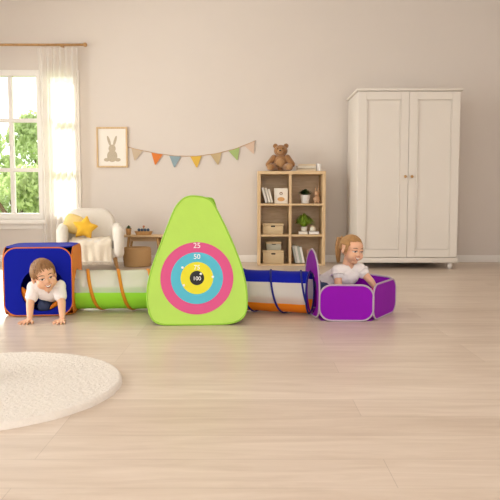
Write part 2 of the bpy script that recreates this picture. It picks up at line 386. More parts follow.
# ------------------------------------------------------------------ bookcase and what is on it
BF = 7.40; bx0, bx1 = at(257.5, 220, BF).x, at(325.5, 220, BF).x; BW = bx1-bx0; bxm = at(290.3, 220, BF).x-(bx0+bx1)/2
bz = [at(290, y, BF).z for y in (264.2, 234.6, 203.6, 171)]; BD = .38
BC = (bx0+bx1)/2
t = thing('bookcase', (BC, BF, 0), 'light oak bookcase with six open square compartments against the back wall', 'bookcase')
th = .036
for s in (-1, 1):
    bm = B(); xa = -BW/2 if s < 0 else BW/2-th; box(bm, (xa, 0, 0), (xa+th, BD, bz[3]-th), .002, 1); obj('side_panel', bm, M_OAK, t, smooth='auto')
bm = B(); box(bm, (-BW/2, 0, bz[3]-th), (BW/2, BD, bz[3]), .002, 1); obj('top_panel', bm, M_OAKH, t, smooth='auto')
for k in range(3):
    bm = B(); z = bz[k]; tk = .022
    box(bm, (-BW/2+th, .002, z-tk), (BW/2-th, BD-.012, z)); obj('shelf', bm, M_OAKH, t, smooth='auto')
bm = B(); box(bm, (-BW/2+th, .012, .0), (BW/2-th, .03, bz[0]-.022)); obj('plinth', bm, M_OAKH, t, smooth=False)
for k in range(3):
    bm = B(); zt = bz[k+1]-.022 if k < 2 else bz[3]-th
    box(bm, (bxm-.013, .003, bz[k]), (bxm+.013, BD-.012, zt)); obj('divider', bm, M_OAK, t, smooth=False)
bm = B(); box(bm, (-BW/2+th, BD-.012, bz[0]-.02), (BW/2-th, BD-.002, bz[3]-th)); obj('back_board', bm, M_OAKB, t, smooth=False)

def X(px, Y): return at(px, 220, Y).x
def book(w, h, th, cover, M, label, cat='book', group=None):
    """upright book: w = spine thickness... origin at the spine's foot, spine faces -Y"""
    o = thing('book', (0, 0, 0), label, cat, group=group)
    bm = B(); box(bm, (0, 0, 0), (th*.12, w, h), .001, 1); box(bm, (th*.88, 0, 0), (th, w, h), .001, 1); box(bm, (0, 0, 0), (th, th*.1+.001, h), .001, 1); obj('cover', bm, cover, o, smooth='auto')
    bm = B(); box(bm, (th*.12, th*.1+.001, .003), (th*.88, w-.004, h-.003)); obj('pages', bm, M_PAPER, o, smooth=False)
    o.matrix_world = M; return o
covs = {k: mat('cover_'+k, v, .6, .05, 40) for k, v in dict(cream='efe6d8', ivory='e6dccb', grey='c9c9c2', sage='c3cbbf', white='f4f0ea', sand='dcc7a8', blush='e0c3b0').items()}
YB = BF+.05
# leaning books, top left compartment
for k, (px, dx, h, cv, lb) in enumerate(((259.8, 5.6, .178, 'white', 'leftmost white book leaning in the upper left compartment'), (262.8, 5.6, .172, 'cream', 'middle cream book leaning between two others in the upper left compartment'), (265.8, 5.2, .158, 'ivory', 'rightmost of the leaning books in the upper left compartment, beside the picture card'))):
    lean = rad(15.5); thb = .028
    xb = X(px+dx, YB); book(.13, h, thb, covs[cv], Matrix.Translation((xb-thb*math.cos(lean)*0, YB, bz[2]+thb*math.sin(lean)+.0)) @ Matrix.Rotation(-lean, 4, 'Y'), lb, group='leaning books in the upper left compartment')
# picture card
t = thing('picture_block', (X(281, YB+.02), YB+.03, bz[2]), 'cream picture block with a small orange and brown motif in the upper left compartment', 'picture block')
bm = B(); box(bm, (-.078, 0, 0), (.078, .03, .175), .004); obj('board', bm, covs['cream'], t, smooth='auto')
bm = B(); panel(bm, [(x*.042, .05+y*.024) for x, y in circ(1, 24)], basis((0, -.0015, 0), (1, 0, 0), (0, 0, 1)), .002); obj('orange_motif', bm, mat('motif_orange', 'd9a468', .7), t, smooth=False)
bm = B(); panel(bm, [(x*.018, .115+y*.018) for x, y in circ(1, 24)], basis((0, -.0015, 0), (1, 0, 0), (0, 0, 1)), .002, circ(.009, 16, (0, .113))); obj('brown_motif', bm, mat('motif_brown', '9a7c62', .7), t, smooth=False)
# potted dark plant
def leaf_tuft(bm, n, r, h, w, rg, droop=.3):
    for i in range(n):
        a = rg.uniform(0, 6.28); rr = rg.uniform(.05, 1)*r; hh = h*rg.uniform(.45, 1)*(1-.45*(rr/r)**2); d = Vector((math.cos(a), math.sin(a), 0)); s = Vector((-d.y, d.x, 0))
        pts = [d*.004, d*rr*.4+Vector((0, 0, hh*.65)), d*rr*.8+Vector((0, 0, hh)), d*rr*1.1+Vector((0, 0, hh*(1-droop)))]
        ww = [w*.4, w, w*.8, w*.1]; L = [bm.verts.new(p-s*q) for p, q in zip(pts, ww)]; R = [bm.verts.new(p+s*q+Vector((0, 0, .001))) for p, q in zip(pts, ww)]
        for k in range(3): bm.faces.new((L[k], R[k], R[k+1], L[k+1]))
def potted(name, loc, label, pr, ph, potm, leafm, n, r, h, w, seed, droop=.3):
    t = thing(name, loc, label, 'potted plant')
    bm = B(); lathe(bm, [(pr*.7, 0), (pr*.78, ph*.05), (pr, ph), (pr*.9, ph), (pr*.86, ph*.86), (.001, ph*.86)], 24); obj('pot', bm, potm, t, smooth='auto')
    bm = B(); lathe(bm, [(.001, ph*.80), (pr*.85, ph*.80), (pr*.84, ph*.89), (.001, ph*.9)], 16); obj('soil', bm, mat('soil', '4a3526', .95), t)
    bm = B(); leaf_tuft(bm, n, r, h, w, random.Random(seed), droop); bmesh.ops.translate(bm, vec=(0, 0, ph*.85), verts=bm.verts); obj('leaves', bm, leafm, t)
    return t
potted('potted_plant', (X(305, YB+.08), YB+.08, bz[2]), 'bushy dark green plant in a white pot in the upper right compartment', .058, .098, M_CERAM, M_LEAFD, 420, .078, .085, .007, 3, .12)
# bunny ornament
t = thing('rabbit_ornament', (X(316.5, YB+.06), YB+.06, bz[2]), 'slim brown rabbit ornament beside the white potted plant', 'ornament')
bm = B(); ell(bm, (0, 0, .045), (.040, .034, .048)); ell(bm, (0, -.004, .110), (.030, .028, .030)); ell(bm, (-.015, 0, .155), (.010, .007, .036)); ell(bm, (.017, 0, .155), (.010, .006, .035), Euler((0, .2, 0)).to_matrix()); capsule(bm, (-.02, -.02, .012), (-.02, -.038, .01), .012, .01); capsule(bm, (.02, -.02, .012), (.02, -.038, .01), .012, .01)
obj('body', finalize(bm, .003, 3), wood('carved_wood', 'c39a76', 'a87f5c', (8, 8, 3)), t)
# teddy
TY = BF+.17
t = thing('teddy_bear', (X(280.5, TY), TY, bz[3]), 'brown plush teddy bear sitting on top of the bookcase', 'teddy bear', rz=-.12); t.scale = (1.1, 1.1, 1.06)
bm = B(); ell(bm, (0, 0, .095), (.082, .075, .098)); obj('body', bm, M_TEDDY, t)
bm = B(); ell(bm, (0, -.055, .09), (.048, .03, .055)); obj('belly_patch', bm, M_MUZ, t)
bm = B(); ell(bm, (0, -.012, .225), (.072, .066, .064)); hd = obj('head', bm, M_TEDDY, t)
bm = B(); ell(bm, (0, -.068, .212), (.032, .026, .026)); obj('muzzle', bm, M_MUZ, hd)
bm = B(); ell(bm, (0, -.093, .221), (.011, .008, .008)); obj('nose', bm, M_DARK, hd)
for s in (-1, 1):
    bm = B(); ell(bm, (s*.027, -.068, .243), .0065); obj('eye', bm, M_DARK, hd)
    bm = B(); ell(bm, (s*.056, 0, .278), (.026, .015, .026)); obj('ear', bm, M_TEDDY, hd)
    bm = B(); capsule(bm, (s*.07, -.015, .15), (s*.125, -.05, .075), .034, .03); obj('arm', bm, M_TEDDY, t)
    bm = B(); capsule(bm, (s*.06, -.03, .042), (s*.095, -.115, .043), .045, .041); lg = obj('leg', bm, M_TEDDY, t)
    bm = B(); ell(bm, (s*.103, -.150, .046), (.028, .01, .03)); obj('foot_pad', bm, M_MUZ, lg)
# flat books and candle on top
for k, (h, a, c, lb) in enumerate(((.034, 0, 'sand', 'tan book at the bottom of the flat stack on the bookcase top'), (.03, .05, 'ivory', 'ivory book in the middle of the flat stack on the bookcase top'), (.022, -.04, 'sand', 'topmost tan book of the flat stack on the bookcase top'))):
    z = bz[3]+(0, .0342, .0645)[k]
    o = book(.15, .225-.012*k, h, covs[c], Matrix.Translation((X(305.5, TY)+.112, TY-.05+.006*k, z)) @ Matrix.Rotation(a, 4, 'Z') @ Matrix.Rotation(-PI/2, 4, 'Y') @ Matrix.Translation((0, 0, 0)), lb, group='flat books on the bookcase top')
t = thing('candle', (X(318.3, TY), TY, bz[3]), 'short white pillar candle on the right end of the bookcase top', 'candle')
bm = B(); lathe(bm, [(.028, 0), (.031, .003), (.031, .085), (.027, .09), (.001, .086)], 20); obj('wax', bm, M_CERAM, t, smooth='auto')
bm = B(); tube(bm, [(0, 0, .085), (.002, 0, .1)], .0015, 6); obj('wick', bm, M_DARK, t)
# storage boxes
def storage(loc, w, h, d, label, body, lid):
    t = thing('storage_box', loc, label, 'storage box')
    bm = B(); box(bm, (-w/2+.004, .004, 0), (w/2-.004, d-.004, h-.024), .006); b_ = obj('body', bm, body, t, smooth='auto')
    bm = B(); box(bm, (-w/2, 0, h-.024), (w/2, d, h), .005); obj('lid', bm, lid, t, smooth='auto')
    bm = B(); panel(bm, rrect(.05, .018, .008), basis((0, .0035, h*.74), (1, 0, 0), (0, 0, 1)), .003); obj('handle_hole', bm, M_DARK, b_, smooth=False)
    return t
storage((X(273, YB), YB, bz[1]), .245, .125, .24, 'wide woven lidded box alone in the middle left compartment', M_BOX, M_BOX)
storage((X(273.5, YB), YB, bz[0]), .25, .155, .25, 'wide woven lidded box at the bottom left, under a smaller box', M_BOX, M_BOX)
storage((X(274, YB), YB+.03, bz[0]+.156), .175, .095, .18, 'small box with a tan lid stacked on the wide bottom left box', mat('grey_linen', 'b9b5a4', .9, .05, 60), M_BOX)
# bright plant and flat books, middle right
for px0, w, lb, c in ((297.6, .115, 'pale book lying flat at the left under the bright green plant', 'cream'), (308.2, .125, 'pale book lying flat at the right under the little cream pot', 'white')):
    x = X(px0, YB); book(.15, w-.012, .034, covs[c], Matrix.Translation((x+w, YB, bz[1])) @ Matrix.Rotation(-PI/2, 4, 'Y'), lb, group='flat books in the middle right compartment')
potted('potted_plant', (X(304, YB+.07), YB+.072, bz[1]+.0345), 'bright green leafy plant in a low pot in the middle right compartment', .04, .05, M_PAPER, M_LEAFB, 320, .125, .165, .010, 9, .35)
t = thing('jar', (X(313, YB+.05), YB+.05, bz[1]+.0345), 'little cream lidded jar on the flat book in the middle right compartment', 'jar')
bm = B(); lathe(bm, [(.024, 0), (.034, .012), (.034, .035), (.026, .046)], 20); obj('body', bm, covs['ivory'], t, smooth='auto')
bm = B(); lathe(bm, [(.028, .0465), (.03, .052), (.02, .064), (.001, .066)], 20); obj('lid', bm, covs['sand'], t, smooth='auto')
# magazines bottom right
for k, (cv, h, lb) in enumerate((('grey', .205, 'leftmost grey book leaning in the bottom right compartment'), ('white', .20, 'white book leaning against the grey one in the bottom right compartment'), ('sage', .195, 'sage green book leaning between white ones in the bottom right compartment'), ('white', .185, 'rightmost white book leaning in the bottom right compartment'))):
    lean = rad(12); thb = .027
    book(.16, h, thb, covs[cv], Matrix.Translation((X(295.6, YB)+k*(thb/math.cos(lean)+.0005), YB+.004*k, bz[0]+thb*math.sin(lean)+.0005)) @ Matrix.Rotation(-lean, 4, 'Y'), lb, group='leaning books in the bottom right compartment')
t = thing('plush_toy', (X(310.2, YB+.06), YB+.07, bz[0]), 'small blush pink plush toy partly behind the tall purple panel', 'plush toy')
bm = B(); ell(bm, (0, 0, .05), (.045, .04, .052)); obj('body', bm, mat('blush_plush', 'd9a08e', .95, .08, 50, .6, 120), t)
bm = B(); ell(bm, (0, -.005, .118), (.037, .035, .034)); ell(bm, (-.026, 0, .148), (.013, .008, .013)); ell(bm, (.026, 0, .148), (.013, .008, .013)); obj('head', finalize(bm, .004, 2), mat('blush_plush', ''), t)

# ------------------------------------------------------------------ wall picture and bunting
p0, p1 = at(96, 127, WY-.02), at(127.8, 167.5, WY-.02); fw, fh = p1.x-p0.x, p0.z-p1.z
t = thing('framed_picture', ((p0.x+p1.x)/2, WY-.0, p1.z), 'oak framed picture of a seated brown rabbit on the back wall', 'picture')
bm = B(); f = .02
for a, b in (((-fw/2, -.025, 0), (-fw/2+f, 0, fh)), ((fw/2-f, -.025, 0), (fw/2, 0, fh)), ((-fw/2+f, -.025, 0), (fw/2-f, 0, f)), ((-fw/2+f, -.025, fh-f), (fw/2-f, 0, fh))): box(bm, a, b, .002, 1)
obj('frame', bm, M_OAK, t, smooth='auto')
bm = B(); box(bm, (-fw/2+f, -.012, f), (fw/2-f, -.004, fh-f)); obj('print', bm, M_PAPER, t, smooth=False)
bm = B(); Mp = basis((0, -.0135, 0), (1, 0, 0), (0, 0, 1)); k = fh/.405
def sh(pts): panel(bm, [(x*k, y*k) for x, y in pts], Mp, .0015)
E_ = lambda cx, cy, rx, ry, a=0: [(cx+rx*x*math.cos(a)-ry*y*math.sin(a), cy+rx*x*math.sin(a)+ry*y*math.cos(a)) for x, y in circ(1, 24)]
sh(E_(0, .115, .052, .06)); 
for e in (E_(0, .19, .036, .04), E_(-.03, .265, .013, .055, .3), E_(.03, .265, .013, .055, -.3), E_(-.055, .078, .03, .018), E_(.055, .078, .03, .018)):
    Mp = basis((0, -.0135-.0004*random.random(), 0), (1, 0, 0), (0, 0, 1)); sh(e)
obj('rabbit_drawing', bm, mat('rabbit_ink', 'c2b39c', .85, .2, 120), t, smooth=False)
tie = at(127, 147, WY-.012)
t = thing('bunting', (at(195, 155, WY).x, WY-.012, at(195, 155, WY).z), 'string of seven coloured pennants hung across the back wall', 'bunting'); base = Vector(t.location)
sp = [(127.5, 147), (137, 149.5), (157, 153.6), (175, 156), (196, 156.3), (216, 153.6), (234, 149.3), (249.5, 143.2), (256, 140.5)]
bm = B(); tube(bm, [at(a, b, WY-.012)-base for a, b in sp], .0035, 6); obj('string', bm, M_LEG, t)
for (px, py), c, nm in zip(sp[1:8], ('cdb79c', 'e0803e', '93a7ae', 'e2b74e', 'c9b186', 'a8bd78', 'd9bda6'), ('tan', 'orange', 'grey blue', 'yellow', 'sand', 'sage green', 'blush')):
    p = at(px, py, WY-.012)-base; i = sp.index((px, py)); dv = (at(*sp[i+1], WY)-at(*sp[i-1], WY)).normalized(); dn = Vector((dv.z, 0, -dv.x)); 
    if dn.z > 0: dn = -dn
    bm = B(); panel(bm, [(-.068, 0), (.068, 0), (.006, -.132), (-.006, -.132)], basis(p+Vector((0, -.002, 0)), dv, -dn), .003); o = obj('pennant', bm, mat('felt_'+nm.replace(' ', '_'), c, .9, .05, 60, .3, 200), t, smooth=False); o['label'] = nm+' triangular pennant'

# ------------------------------------------------------------------ armchair corner
t = thing('armchair', (-1.735, 7.06, 0), 'cream boucle armchair with rounded arms in front of the back wall', 'armchair', rz=rad(14))
bm = B(); box(bm, (-.27, -.25, .13), (.27, .27, .24), .03, 4); obj('seat_base', bm, M_CREAM, t)
bm = B(); sbox(bm, (0, -.03, .275), (.235, .25, .06), .35); obj('seat_cushion', bm, M_CREAM, t)
bm = B(); prof = rrect(.56, .52, .17, 10); panel(bm, prof, basis((0, .20, .40), (1, 0, 0), (0, -.18, 1)) @ Matrix.Translation((0, 0, 0)), .001)
bm.free(); bm = B()
Mb = basis((0, .24, .40), (1, 0, 0), (0, .18, 1))
rings = []
for q in range(9):
    a = PI*q/8; off = -.065*math.cos(a); sc = 1-.16*(1-math.sin(a))
    rings.append([Mb @ Vector((x*sc, y*sc, -off)) for x, y in prof])
loft(bm, rings); obj('backrest', bm, M_CREAM, t)
for s in (-1, 1):
    bm = B(); rings = []
    for q in range(13):
        y = -.30+.58*q/12; e = 1-.5*max(0, abs(q-6)-4.6)/1.4*.35; h = .47+.03*(q/12)
        rings.append([Vector((s*.29+xx*e, y, .13+(h-.13)/2+zz*e)) for xx, zz in rrect(.115, h-.13, .056, 6)])
    loft(bm, rings); obj('armrest', bm, M_CREAM, t)
    for y in (-.22, .22):
        bm = B(); tube(bm, [(s*.25, y, .14), (s*.275, y*1.1, 0)], [.022, .013], 10); obj('leg', bm, M_LEG, t)
AM = Matrix.Translation((-1.735, 7.06, 0)) @ Matrix.Rotation(rad(14), 4, 'Z')
# knitted throw
t = thing('throw_blanket', AM @ Vector((0, 0, 0)), 'cream knitted throw draped over the armchair seat and front', 'blanket', rz=rad(14))
bm = B(); path = [(.12, .345), (.0, .347), (-.12, .345), (-.22, .338), (-.275, .318), (-.296, .28), (-.30, .23), (-.303, .18), (-.306, .13), (-.31, .095)]
nx = 34; g = []
for j in range(len(path)*3-2):
    a, f_ = divmod(j, 3); f_ /= 3; p = Vector(path[a]); q = Vector(path[min(a+1, len(path)-1)]); c = p.lerp(q, f_)
    dr = max(0, (j-12)/16)
    g.append([bm.verts.new((-.19+.40*i/nx+.04*dr*(1-i/nx), c.x-.006*math.sin(i*.9)*dr-.004*math.sin(i*.37+j*.3), c.y+.004*math.sin(i*.8+j*.5)*(1-dr)+.02*dr*math.sin(i/nx*PI*.9))) for i in range(nx+1)])
for j in range(len(g)-1):
    for i in range(nx): bm.faces.new((g[j][i], g[j][i+1], g[j+1][i+1], g[j+1][i]))
bmesh.ops.recalc_face_normals(bm, faces=bm.faces); bot = [v.co.copy() for v in g[-1]]
bmesh.ops.solidify(bm, geom=list(bm.faces), thickness=.008); obj('cloth', bm, M_THROW, t)
bm = B()
for v in bot: tube(bm, [v+Vector((0, -.002, .004)), v+Vector((random.uniform(-.004, .004), -.004, -.018)), v+Vector((random.uniform(-.006, .006), -.003, -.036))], [.003, .003, .002], 5)
o = obj('fringe', bm, M_THROW, t); o['kind'] = 'stuff'
# star cushion
def star_pts(R, r): return [((R if i % 2 == 0 else r)*math.sin(PI*i/5), (R if i % 2 == 0 else r)*math.cos(PI*i/5)) for i in range(10)]
def soft_star(R, r, th, rot):
    bm = B(); pp = star_pts(R, r); sm = []
    for i in range(10):
        a, b, c = Vector(pp[i-1]), Vector(pp[i]), Vector(pp[(i+1) % 10])
        for f_ in (.25, .12, .0): sm.append(b.lerp(a, f_) if f_ else b.lerp((a+c)/2, .10))
        for f_ in (.12, .25, .5): sm.append(b.lerp(c, f_))
    rings = []
    for q in range(1, 12):
        a = -PI/2+PI*q/12; sc = math.cos(a)**.55; rings.append([rot @ Vector((p.x*sc, -th*math.sin(a)*(1.0), p.y*sc)) for p in sm])
    loft(bm, rings); return bm
rt = Matrix.Rotation(rad(14), 3, 'Z') @ Matrix.Rotation(rad(-20), 3, 'X') @ Matrix.Rotation(rad(10), 3, 'Y')
tag(obj('star_cushion', soft_star(.145, .082, .05, rt), M_STAR, None, at(85, 228, 6.98)), 'mustard yellow star-shaped cushion on the armchair seat', 'cushion')
bm = B(); sbox(bm, (0, 0, 0), (.105, .045, .105), .6, rot=Matrix.Rotation(rad(14), 3, 'Z') @ Matrix.Rotation(rad(-14), 3, 'X') @ Matrix.Rotation(rad(20), 3, 'Y'))
tag(obj('cushion', bm, M_STARL, None, at(73.5, 224, 7.10)), 'pale yellow square cushion behind the star-shaped cushion', 'cushion')

# ------------------------------------------------------------------ low bench, basket, toys
bt = at(140, 235.3, 7.45).z; bxa, bxb = X(121, 7.45), X(165, 7.45)
t = thing('bench', ((bxa+bxb)/2, 7.55, 0), 'low light-wood bench table between armchair and green tent', 'bench')
hw = (bxb-bxa)/2
bm = B(); box(bm, (-hw, -.13, bt-.022), (hw, .13, bt), .005); obj('tabletop', bm, M_OAKH, t, smooth='auto')
for s in (-1, 1):
    for y in (-.1, .1):
        bm = B(); tube(bm, [(s*(hw-.09), y, bt-.02), (s*(hw-.045), y*1.05, 0)], [.017, .012], 10); obj('leg', bm, M_LEG, t)
bm = B(); box(bm, (-hw+.09, -.012, bt-.075), (hw-.09, .012, bt-.022)); obj('apron', bm, M_OAKH, t, smooth='auto')
t = thing('basket', (X(136.8, 7.36), 7.36, 0), 'round woven wicker basket on the floor beneath the low bench', 'basket')
bm = B(); R = []
for i in range(15):
    z = .205*i/14; r = .135+.022*math.sin(PI*(.15+.6*i/14))
    R.append((r+.003*(i % 2), z))
lathe(bm, R+[(.13, .2), (.12, .03), (.001, .03)], 48); obj('body', bm, M_BASKET, t)
bm = B(); tube(bm, [(.142*math.cos(a), .142*math.sin(a), .207) for a in [2*PI*i/40 for i in range(40)]], .009, 8, True); obj('rim', bm, M_BASKET, t)
potted('potted_plant', (X(128, 7.5), 7.52, bt), 'small plant in a wooden pot on the left end of the low bench', .034, .075, M_LEG, M_LEAFD, 60, .035, .05, .006, 5)
t = thing('toy_boat', (X(143.5, 7.5), 7.5, bt), 'wooden toy with dark blue beads on the low bench', 'toy')
bm = B(); loft(bm, [[Vector((x*(1+.25*(z/.045)), y*(1+.15*(z/.045)), z)) for x, y in rrect(.17, .09, .04, 6)] for z in (0, .015, .03, .045)]); obj('hull', bm, M_LEG, t, smooth='auto')
for k in range(4):
    bm = B(); ell(bm, (-.052+.035*k, -.01, .06), .0175, seg=14, rings=10); obj('bead', bm, mat('slate_bead', '46586a', .5), t)
bm = B(); tube(bm, [(.0, .012, .04), (.0, .012, .095)], .006, 8); obj('post', bm, M_LEG, t)
bm = B(); ell(bm, (0, .012, .098), .014); obj('knob', bm, mat('coral_knob', 'c9805a', .5), t)

# ------------------------------------------------------------------ rug
t_c = Vector((-1.06, 2.565, 0)); RR = .535
bm = B(); rg = random.Random(5); nr, na = 130, 620; prev = None
from mathutils import noise
cen = bm.verts.new((0, 0, .02)); rows = []
for i in range(1, nr+1):
    r = RR*i/nr; row = []
    for k in range(na):
        a = 2*PI*k/na; wob = 1+(.002*math.sin(a*23)+.0045*noise.noise((math.cos(a)*26, math.sin(a)*26, 0)))*(i/nr)**6
        x, y = r*wob*math.cos(a), r*wob*math.sin(a); e = max(0, (i-nr+5)/5)
        z = .024*max(0, 1-e**4)**.5+.002*noise.noise((x*60, y*60, 0))+.0028*noise.noise((x*210, y*210, 3))+rg.uniform(-.0012, .0012)
        row.append(bm.verts.new((x, y, max(.001, z))))
    rows.append(row)
for k in range(na): bm.faces.new((cen, rows[0][k], rows[0][(k+1) % na]))
for i in range(nr-1):
    for k in range(na): bm.faces.new((rows[i][k], rows[i+1][k], rows[i+1][(k+1) % na], rows[i][(k+1) % na]))
botc = [bm.verts.new((v.co.x, v.co.y, 0)) for v in rows[-1]]
for k in range(na): bm.faces.new((rows[-1][k], botc[k], botc[(k+1) % na], rows[-1][(k+1) % na]))
bm.faces.new(botc)
tag(obj('rug', bm, M_RUG, None, t_c), 'round cream plush rug lying on the wooden floor at the front left', 'rug')

# ------------------------------------------------------------------ play set : cube
CW = .43; crz = rad(7); cR = Vector((-1.368, 4.165, 0))
t = thing('play_cube', cR, 'blue and orange pop-up play cube with a round crawl opening', 'play tent', rz=crz)
def face(name, M, w, h, m, r=.085, hole=None, bind=M_ORANGED, par=None, pr=.0045):
    bm = B(); out = rrect(w, h, r, 8); panel(bm, out, M, .004, hole); o = obj(name, bm, m, par, smooth='auto')
    bm = B(); piping(bm, out, M, pr, -.002); obj('binding', bm, bind, o)
    if hole:
        bm = B(); piping(bm, hole, M, pr*.7, -.002); obj('hole_trim', bm, m if m is M_BLUE else bind, o)
    return o
HC = CW/2; zc = .228
face('front_panel', basis((0, 0, zc), (1, 0, 0), (0, 0, 1)), CW, CW*1.02, M_BLUE, hole=circ(.143, 48, (.030, -.052)), par=t)
face('back_panel', basis((0, CW, zc), (-1, 0, 0), (0, 0, 1)), CW, CW*1.02, M_BLUE, par=t)
face('left_panel', basis((-HC, HC, zc), (0, -1, 0), (0, 0, 1)), CW, CW*1.02, M_BLUE, par=t)
face('right_panel', basis((HC+.003, HC, zc), (0, 1, 0), (0, 0, 1)), CW, CW*1.02, M_ORANGE, hole=circ(.134, 48, (.0, -.075)), par=t)
bm = B(); oo = rrect(CW-.006, CW*1.02-.006, .082, 8); k0 = None
oo = [p for p in oo]; n_ = len(oo); ro = oo[-1:]+oo[:-1]
rings = [[Vector((x, y_, zc+z)) for x, z in oo] for y_ in (.004, CW*.25, CW*.5, CW*.75, CW-.004)]
vr = [[bm.verts.new(p) for p in r] for r in rings]
for i in range(4):
    for j in range(n_):
        a_, b_ = oo[j], oo[(j+1) % n_]
        if a_[0] > CW/2-.005 and b_[0] > CW/2-.005: continue      # the right side stays open behind the orange panel
        bm.faces.new((vr[i][j], vr[i][(j+1) % n_], vr[i+1][(j+1) % n_], vr[i+1][j]))
obj('side_fabric', bm, M_BLUE, t)
face('top_panel', basis((0, HC, .451), (1, 0, 0), (0, 1, 0)), CW*.97, CW*.97, M_BLUE, bind=M_BLUE, par=t)
face('floor_panel', basis((0, HC, .0105), (1, 0, 0), (0, 1, 0)), CW*.97, CW*.97, M_ORANGE, par=t)
bm = B()   # rolled orange door flap inside the opening
for k in range(1):
    rings = []
    for q in range(25):
        a = rad(172+q*(66-8*k)/24); w = .036*math.sin(PI*q/24)**.6+.003; rr = .137-.012*k
        c = Vector((.030+rr*math.cos(a), .016+.012*k, zc-.055+rr*math.sin(a))); rd = Vector((-math.cos(a), .3, -math.sin(a)))
        rings.append([c, c+rd*w+Vector((0, .004, 0)), c+rd*w+Vector((0, .008, 0)), c+Vector((0, .006, 0))])
    loft(bm, rings)
obj('door_flap', bm, M_ORANGE, t); bm = B(); rings = []
for q in range(13):
    a = rad(285+q*42/12); w = .026*math.sin(PI*q/12)**.6+.003; c = Vector((.030+.137*math.cos(a), .018, zc-.052+.137*math.sin(a))); rd = Vector((-math.cos(a), .3, -math.sin(a)))
    rings.append([c, c+rd*w+Vector((0, .004, 0)), c+rd*w+Vector((0, .008, 0)), c+Vector((0, .006, 0))])
loft(bm, rings)
obj('door_flap', bm, M_ORANGE, t)

# ------------------------------------------------------------------ play set : tunnels
def tunnel(label, x0, x1, y0, y1, z, r, sectors, tapem, pitch, phase, tw, endm):
    L = math.hypot(x1-x0, y1-y0); rz = math.atan2(y1-y0, x1-x0)
    t = thing('play_tunnel', (x0, y0, 0), label, 'play tunnel', rz=rz)
    def P(s, a, rr): return Vector((s, -rr*math.sin(a), z+rr*math.cos(a)))     # a = 0 top, 90 deg towards the viewer
    for nm, a0, a1, m in sectors:
        bm = B(); n = max(6, int(abs(a1-a0)/6)); ns = int(L/.02); g = []
        for i in range(ns+1):
            s = L*i/ns; sag = -.004*abs(math.sin(PI*s/pitch))
            g.append([bm.verts.new(P(s, rad(a0+(a1-a0)*k/n), r+sag)) for k in range(n+1)])
        for i in range(ns):
            for k in range(n): bm.faces.new((g[i][k], g[i+1][k], g[i+1][k+1], g[i][k+1]))
        bmesh.ops.recalc_face_normals(bm, faces=bm.faces)
        obj(nm, bm, m, t)
    bm = B(); rings = []; n = int(L/pitch*40)
    for i in range(n+1):
        s = L*i/n; a = 2*PI*s/pitch+phase; rr = r+.0025
        sw = [P(min(L, max(0, s+d)), a, rr+h) for d, h in ((-tw/2, -.002), (-tw/2, .003), (0, .005), (tw/2, .003), (tw/2, -.002))]
        rings.append(sw)
    loft(bm, rings); obj('spiral_tape', bm, tapem, t)
    for s in (0, L):
        bm = B(); tube(bm, [P(s, 2*PI*k/48, r) for k in range(48)], .006, 8, True); obj('end_hoop', bm, endm, t)
    return t
TY_ = 4.40
xa, xb = at(76, 290, TY_).x, at(152, 290, TY_).x
tunnel('pop-up crawl tunnel, white mesh over green, joining blue cube to green tent', xa, xb, TY_-.005, TY_+.005, .146, .134,
       (('mesh_panel', -92, 92, M_MESH), ('green_panel', 92, 268, M_GREEN)), M_TAPE, .205, -.085/.205*2*PI, .022, M_LIMED)
xa, xb = at(243, 290, TY_).x, at(310.5, 290, 4.22).x
tunnel('pop-up crawl tunnel with blue top and orange base, joining green tent to purple pit', xa, xb, TY_-.02, 4.25, .147, .139,
       (('blue_panel', -58, 58, M_BLUE), ('mesh_panel', 58, 118, M_MESH), ('orange_panel', 118, 242, M_ORANGE), ('mesh_panel', 242, 302, M_MESH)), M_NAVY, .205, -.195/.205*2*PI, .013, M_NAVY)

# ------------------------------------------------------------------ play set : tent with target
t = thing('play_tent', (-.320, 3.87, 0), 'lime green pyramid play tent with a round target on its front', 'play tent', rz=rad(3))
la = rad(14)
front = [(-.015, .802), (.054, .79), (.098, .758), (.142, .675), (.186, .58), (.236, .461), (.273, .356), (.298, .245), (.304, .154), (.298, .085), (.268, .037), (.207, .012), (.117, .006), (-.003, .005), (-.154, .006), (-.215, .010), (-.264, .036), (-.289, .095), (-.3, .166), (-.294, .264), (-.266, .374), (-.226, .486), (-.185, .599), (-.138, .719), (-.101, .77), (-.064, .796)]
def smooth_loop(p, n=3):
    o = []; k = len(p)
    for i in range(k):
        a, b, c, d = [Vector(p[(i+j) % k]) for j in (-1, 0, 1, 2)]
        for q in range(n):
            u = q/n; o.append(tuple(.5*((2*b)+(c-a)*u+(2*a-5*b+4*c-d)*u*u+(3*b-a-3*c+d)*u**3)))
    return o
fl_ = smooth_loop(front)
MF = basis((0, 0, 0), (1, 0, 0), (0, math.sin(la), math.cos(la)))
fp = None
bm = B(); panel(bm, fl_, MF, .005); fp = obj('front_panel', bm, M_LIME, t, smooth='auto')
bm = B(); piping(bm, fl_, MF, .0055, -.002); obj('binding', bm, M_LIMED, fp)
TD = .74
MB_ = basis((0, TD, 0), (1, 0, 0), (0, -math.sin(la), math.cos(la)))
back = [(x, y) for x, y in front]
bkp = smooth_loop([(min(.15, x*1.02) if y > .6 and x > 0 else (max(-.125, x) if y > .6 else x), y) for x, y in back])
top = [(-.13, .70), (-.105, .79), (-.06, .806), (.0, .808), (.06, .806), (.118, .793), (.142, .70)]
bko = smooth_loop(top[::-1][:0]+[(.0, .79), (.06, .789), (.1, .778), (.125, .70)]+front[4:23]+[(-.12, .70), (-.09, .78), (-.05, .789)])
bm = B(); panel(bm, bko, MB_, .005); o = obj('back_panel', bm, M_LIME, t, smooth='auto')
